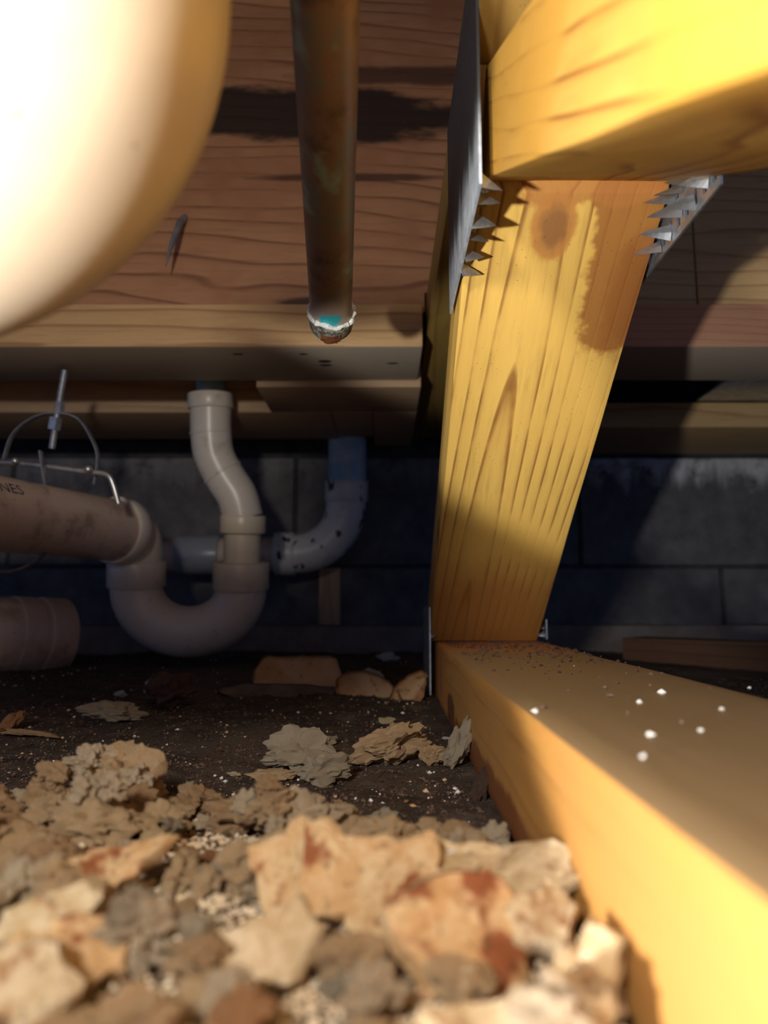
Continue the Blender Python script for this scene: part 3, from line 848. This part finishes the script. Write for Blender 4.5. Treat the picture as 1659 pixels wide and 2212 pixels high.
# named pieces in the middle distance: (px, py of the foot, size m, kind, variant, label)
mid = [
 (645, 1672, .0190, 'grey', 1, (.1, -.1, .25), (1.05, 1, 1.1), 'grey flaky chunk with a brown back, largest in the middle of the dark soil'),
 (700, 1700, .0155, 'grey', 2, (.25, .1, .4), (1, .9, .8), 'pale grey flake with a tan rim, just below the largest grey chunk'),
 (590, 1690, .0120, 'flake', 3, (.1, 0, .1), (1, .9, .8), 'thin tan flake leaning left of the pale grey one'),
 (705, 1617, .0075, 'grey', 4, (.1, 0, .2), (1, .9, .8), 'small grey flake just above the largest grey chunk'),
 (852, 1662, .0185, 'rub', 5, (-.35, -.25, .15), (1.1, .9, .75), 'oval tan pitted stone near the bottom chord'),
 (938, 1655, .0085, 'rub', 6, (.1, .2, .5), (1, .9, .9), 'small orange-tan stone between the oval stone and the chord'),
 (990, 1660, .0130, 'grey', 7, (.2, -1.15, .2), (1.15, .8, .8), 'grey splintery flake leaning upright against the chord'),
 (1045, 1730, .0100, 'dark', 8, (.1, -1.2, .2), (1.1, .8, .7), 'rounded reddish-brown clod touching the chord'),
 (360, 1535, .0190, 'dark', 9, (0, 0, .6), (1, 1, 1.0), 'dark brown soil clod, far left of the dry leaf'),
 (235, 1562, .0220, 'grey', 10, (.1, .05, .1), (1.1, .9, .55), 'pale crumbly flake lying left of the dark clod'),
 (805, 1478, .0130, 'white', 11, (0, .2, .3), (1, .8, 1), 'off-white crumb just behind the dry leaf'),
 (840, 1428, .0120, 'white', 12, (0, 0, .2), (1.2, .8, .8), 'off-white crumb far back near the footing'),
 (908, 1466, .0062, 'white', 13, (0, 0, 0), (1, 1, 1), 'small white pebble beside the metal plate at the chord end'),
 (625, 1440, .0120, 'white', 14, (0, 0, 0), (1.3, .8, .45), 'flat white crumb behind the leaf, below the trap'),
 (317, 1500, .0075, 'white', 15, (0, -1.3, 0), (1, .7, .8), 'white sliver standing behind the dark clod'),
 (258, 1507, .0050, 'white', 16, (0, 0, 0), (1, .8, 1), 'little white crumb on the soil, above the pale crumbly flake'),
 (832, 1564, .0070, 'cream', 17, (.3, 0, .1), (1, .8, .7), 'cream chip on the soil below the curled leaf'),
 (418, 1770, .0135, 'rub', 18, (-.1, .15, .2), (1, .85, .85), 'oval tan pebble standing alone above the rubble'),
 (525, 1812, .0175, 'rub', 19, (0, -.1, .3), (1.05, .9, .85), 'mottled brown stone, second from the oval pebble'),
 (640, 1838, .0190, 'pale', 20, (0, .1, .5), (1.05, .9, .95), 'round cauliflower-like tan stone at the top of the rubble'),
 (235, 1790, .0235, 'rub', 21, (0, 0, .8), (1, 1, 1.1), 'big reddish-tan lump on top of the rubble at left'),
 (190, 1850, .0200, 'rub', 22, (.1, .2, .1), (1, .9, .9), 'tan lump in front of the reddish lump'),
 (15, 1590, .0120, 'stain', 23, (0, -.9, .3), (1, .8, 1), 'orange-brown chip standing at the left edge'),
 (60, 1600, .0150, 'flake', 24, (.1, .1, .1), (1.2, .7, .5), 'brown sliver lying by the chip at the left edge'),
 (25, 1740, .0070, 'pale', 25, (0, 0, 0), (1, .8, .8), 'small pale pebble at the left edge above the rubble'),
 (505, 1682, .0030, 'pale', 26, (0, 0, 0), (1, .5, .5), 'tiny white chip alone on dark soil'),
 (735, 1755, .0050, 'rub', 27, (0, .5, .9), (1, .7, .8), 'small orange pebble above the stained flakes'),
 (800, 1835, .0120, 'stain', 28, (0, 0, .1), (1.3, .5, .4), 'reddish splinter lying behind the stained flake'),
 (965, 1600, .0035, 'white', 29, (0, 0, .1), (1, .5, .4), 'small white fleck near the upright splintery flake'),
]
rr = random.Random(77)
for (px, py, s, kind, i, rot, sc, lab) in mid:
    p = ground_hit(px, py)
    s *= .66 if p.y < .30 else .88
    piece('debris_chunk', kind, i, p.x, p.y + s * .4, s, lab, 'debris', rot=rot, sc=sc, rr=rr)

# jagged broken slab pieces that stand out in the heap
SLABS = []
def HW(px, py, z=-.0630):
    r_ = W(px, py, 1.0); return r_ * (z / r_.z)
def slab(name, pts2, th, mat, loc, rot, label, seed=0, curve=0.0):
    """plate with a ragged outline, points in metres"""
    bm = bmesh.new(); rr_ = random.Random(seed)
    P = [Vector((a, b, 0)) for a, b in pts2]; ring = []
    for i in range(len(P)):
        a, b = P[i], P[(i + 1) % len(P)]
        for k in range(5):
            q = a.lerp(b, k / 5)
            q += Vector((noise.noise(q * 260 + Vector((seed, 0, 0))), noise.noise(q * 260 + Vector((0, seed, 5))), 0)) * .0020
            ring.append(q)
    c = sum(ring, Vector()) / len(ring)
    levels = [(0, 0), (.35, 0), (.7, 0), (.93, .0)]
    top = []; n = len(ring)
    def surf(q, s):
        z = curve * (q.x * q.x * 40 - q.y * q.y * 15)
        return z + s * th * .5 + .0018 * noise.noise(q * 140 + Vector((0, 0, s * 3 + seed))) + .0010 * noise.noise(q * 420 + Vector((seed, 0, s)))
    sides = {}
    for s in (1, -1):
        rings = []
        for f in (.3, .6, .85, 1.0):
            row = []
            for q in ring:
                w_ = c.lerp(q, f); z = surf(w_, s)
                if f == 1.0: z = surf(w_, s * .55)
                row.append(bm.verts.new((w_.x, w_.y, z)))
            rings.append(row)
        cv = bm.verts.new((c.x, c.y, surf(c, s)))
        for i in range(n): bm.faces.new((cv, rings[0][i], rings[0][(i + 1) % n]))
        for k in range(3):
            for i in range(n):
                bm.faces.new((rings[k][i], rings[k + 1][i], rings[k + 1][(i + 1) % n], rings[k][(i + 1) % n]))
        sides[s] = rings[-1]
    for i in range(n):
        bm.faces.new((sides[1][i], sides[1][(i + 1) % n], sides[-1][(i + 1) % n], sides[-1][i]))
    bmesh.ops.recalc_face_normals(bm, faces=bm.faces)
    me = bpy.data.meshes.new(name); bm.to_mesh(me); bm.free(); me.materials.append(mat); smooth_auto(me, .6)
    o = bpy.data.objects.new(name, me); link(o); o.location = loc; o.rotation_euler = rot
    SLABS.append((loc, max(abs(a) for a, b in pts2)))
    return tag(o, label, 'debris')
slab('broken_flake', [(-.016, .012), (-.004, .010), (.014, .014), (.017, .004), (.012, -.006), (.004, -.013), (-.004, -.006), (-.013, -.007)], .004, M['slab_stain'],
     HW(790, 1925), (.95, .15, .05), 'large rust-stained flake with a jagged pale lower edge, centre of the rubble', 1)
slab('broken_flake', [(-.010, .010), (.004, .013), (.012, .010), (.010, -.006), (.002, -.013), (-.010, -.008)], .004, M['slab_stain'],
     HW(650, 1900), (.9, -.2, .3), 'purplish-brown flake just left of the large rust-stained flake', 5)
slab('broken_flake', [(-.016, .002), (-.006, .010), (.008, .013), (.015, .007), (.012, -.010), (.004, -.017), (-.008, -.012)], .009, M['slab_stain'],
     HW(985, 2020), (.75, .25, .35), 'thick tan slab with a dark burnt corner, front right of the rubble', 2)
slab('broken_flake', [(-.020, -.004), (.002, .000), (.018, .010), (.021, .005), (.012, -.006), (-.010, -.013)], .005, M['slab_cream'],
     HW(1130, 2150), (.55, .1, .30), 'long cream sliver at the bottom right of the rubble beside the chord', 3, .2)
slab('broken_flake', [(-.020, .004), (-.012, .010), (.010, .010), (.019, .006), (.020, -.006), (.006, -.010), (-.014, -.008)], .004, M['slab_cream'],
     HW(1045, 1895), (.35, .0, -.05), 'cream crusted shard right of the stained flake, touching the chord', 6, .3)
slab('glazed_shard', [(-.010, .003), (.004, .006), (.008, .004), (.006, -.004), (-.006, -.005)], .002, M['shard'],
     HW(985, 1886), (.75, .1, .1), 'blue-white smooth shard resting on the cream crusted shard', 7)
slab('broken_flake', [(-.015, -.006), (-.004, .004), (.014, .010), (.016, .006), (.004, -.004), (-.010, -.011)], .004, M['slab_stain'],
     HW(225, 1880), (.5, .2, .35), 'curved orange splinter arching over a dark hollow at left', 8, .5)
slab('broken_flake', [(-.011, .003), (.003, .007), (.009, .005), (.006, -.002), (-.004, -.005), (-.011, -.004)], .005, M['slab_cream'],
     HW(120, 1995), (.7, -.1, .15), 'pale cream slab in the lower left rubble', 9)
slab('broken_flake', [(-.012, .002), (.002, .008), (.010, .004), (.008, -.004), (-.004, -.007)], .005, M['slab_stain'],
     HW(170, 2060), (.6, .2, .5), 'rounded tan flake below the pale cream slab', 12)
slab('broken_flake', [(-.010, .004), (.006, .007), (.011, .001), (.004, -.008), (-.008, -.006)], .005, M['slab_pale'],
     HW(590, 2040), (.7, -.2, .2), 'pale hooked flake below the large rust-stained flake', 13)
slab('broken_flake', [(-.008, .005), (.003, .007), (.009, .001), (.004, -.007), (-.007, -.005)], .004, M['slab_pale'],
     HW(60, 2140), (.8, .1, .1), 'greyish slab in the bottom left corner', 14)
slab('broken_flake', [(-.009, .004), (.004, .008), (.010, .002), (.004, -.007), (-.008, -.006)], .005, M['slab_pale'],
     HW(1165, 1990), (.6, .1, .2), 'pale lump between the thick slab and the chord', 15)

# random rubble heap in the foreground
placed = []
def in_heap(x, y):
    edge = .262 + .012 * noise.noise(Vector((x * 25, 2, 0)))
    if x < -.075: edge = .285
    elif x > .0: edge = .238
    return y < edge
count = 0; tries = 0
while count < 300 and tries < 9000:
    tries += 1
    y = rr.uniform(.085, .29); x = rr.uniform(-.66 * y - .03, min(.040, .7 * y))
    if not in_heap(x, y): continue
    s = rr.choice([.003, .0035, .004, .005, .005, .006, .0075]) * (.9 + .3 * rr.random())
    if y < .12: s *= .8
    if x + s > .041: continue
    if any(abs(x - l_.x) < w_ * .8 and -.012 < y - l_.y < .004 for l_, w_ in SLABS): continue
    kind = rr.choice(['rub', 'rub', 'pale', 'pale', 'stain', 'flake', 'rub', 'grey'] if s < .006 else ['rub', 'pale', 'stain', 'rub'])
    if settle(x, y, s) > -.060 + (y - .1) * .02: continue
    lab = {'rub': 'tan crumbly fragment in the foreground rubble heap', 'pale': 'pale beige crumb in the foreground rubble heap', 'stain': 'small rust-stained piece in the foreground rubble heap',
           'flake': 'thin brown flake in the foreground rubble heap', 'grey': 'grey gritty crumb in the foreground rubble heap'}[kind]
    side_ = 'left part' if x / y < -.32 else 'middle' if x / y < -.06 else 'right part'
    depth_ = 'back edge' if y > .21 else 'centre' if y > .145 else 'front'
    big = 'larger' if s > .0055 else 'small'
    lab = big + ' ' + {'rub': 'tan crumbly fragment', 'pale': 'pale beige crumb', 'stain': 'rust-stained piece', 'flake': 'thin brown flake', 'grey': 'grey gritty crumb'}[kind] + ' in the ' + side_ + ' of the rubble heap, ' + depth_
    piece('rubble_fragment', kind, 40 + rr.randrange(4), x, y, s, lab, 'rubble', lab.replace('in the', 'of the') + ' group', rr=rr)
    count += 1

# small grit through the soil and the heap
pts = {'soil': [], 'tan': [], 'white': [], 'heap': []}
rr = random.Random(5)
for _ in range(26000):
    y = .20 + .72 * rr.random() ** 1.5; x = rr.uniform(-.62, .62) * y
    if .038 < x < .136 and y < .62: continue
    if x > .2 and abs((x - .27) * .30 + (y - .80) * .33) / .446 < .045: continue
    s = .0003 + .0011 * rr.random() ** 3 + .0004 * y
    pts['soil'].append(((x, y, ground_z(x, y) + s * .35), s))
for _ in range(1500):
    y = .24 + .62 * rr.random() ** 1.1; x = rr.uniform(-.60, .12) * y
    if x > .036 and y < .62: continue
    dens = .5 + noise.noise(Vector((x * 12, y * 12, 4))) + (.35 if .42 < y < .56 else 0)
    if rr.random() > dens: continue
    s = .0004 + .0014 * rr.random() ** 3
    pts['white' if rr.random() < .45 else 'tan'].append(((x, y, ground_z(x, y) + s * .5), s))
for _ in range(15000):
    y = rr.uniform(.08, .275); x = rr.uniform(-.68 * y, .040)
    if not in_heap(x, y + .006 * rr.random()): continue
    s = .0005 + .0011 * rr.random() ** 2
    pts['heap'].append(((x, y, max(ground_z(x, y), hget(x, y) - .0045) + s * .4 if rr.random() < .5 else ground_z(x, y) + s * .5), s))
allp = []
for k_, key in enumerate(('soil', 'tan', 'white', 'heap')): allp += [(p_, s_, k_) for p_, s_ in pts[key]]
o = stuff(crumbs('loose_grit', allp, [M['rub_dark'], M['rub'], M['rub_white'], M['rub_pale']], 3))
tag(o, 'loose dark soil crumbs with tan and white grit covering the ground', 'grit')

# ------------------------------------------------------------------ dry leaves
def leaf(name, outline_fn, L, Wd, loc, rot, mat, label, curl=(0, 0), seed=0, nx=26, ny=12):
    bm = bmesh.new(); g = []
    for i in range(nx + 1):
        u = i / nx; hw = outline_fn(u) * Wd * .5; row = []
        for j in range(ny + 1):
            v = j / ny * 2 - 1
            x = (u - .5) * L; y = v * hw + .002 * noise.noise(Vector((u * 8, v * 2, seed)))
            z = curl[0] * v * v * (1 if v > 0 else .5) + curl[1] * (2 * u - 1) ** 2 + .0035 * noise.noise(Vector((x * 50, y * 50, seed))) - .0012 * math.exp(-(v * 9) ** 2)
            row.append(bm.verts.new((x, y, z)))
        g.append(row)
    for i in range(nx):
        for j in range(ny):
            bm.faces.new((g[i][j], g[i + 1][j], g[i + 1][j + 1], g[i][j + 1]))
    bmesh.ops.solidify(bm, geom=bm.faces[:], thickness=.0004)
    bmesh.ops.recalc_face_normals(bm, faces=bm.faces)
    me = bpy.data.meshes.new(name); bm.to_mesh(me); bm.free(); me.materials.append(mat)
    for p in me.polygons: p.use_smooth = True
    o = bpy.data.objects.new(name, me); link(o); o.location = loc; o.rotation_euler = rot
    return tag(o, label, 'leaf')
full = lambda u: (.35 + .55 * sstep(0, .12, u) + .12 * u) * (1 - .8 * sstep(.90, 1, u)) + .05 * noise.noise(Vector((u * 9, 1, 1)))
taper = lambda u: max(.03, math.sin(math.pi * u ** .8) ** .8)
leaf('dry_leaf', full, .078, .056, W(642, 1478, .600), (.80, .03, .02), M['leaf'], 'broad tan dry leaf tilted up, in the middle of the soil', (.006, 0), 3)
leaf('dry_leaf', taper, .140, .030, W(655, 1508, .560), (.45, .02, -.04), M['leaf_grey'], 'long dark grey-edged leaf lying in front of the broad tan leaf', (.004, .003), 8)
leaf('dry_leaf', taper, .060, .034, W(800, 1508, .555), (.85, .25, -.30), M['leaf'], 'folded brown leaf curling right of the broad tan leaf', (.010, .0), 12)
leaf('dry_leaf', taper, .042, .026, W(892, 1508, .545), (.6, -.9, .3), M['leaf'], 'small upright curled leaf tip next to the chord', (.010, .002), 17)
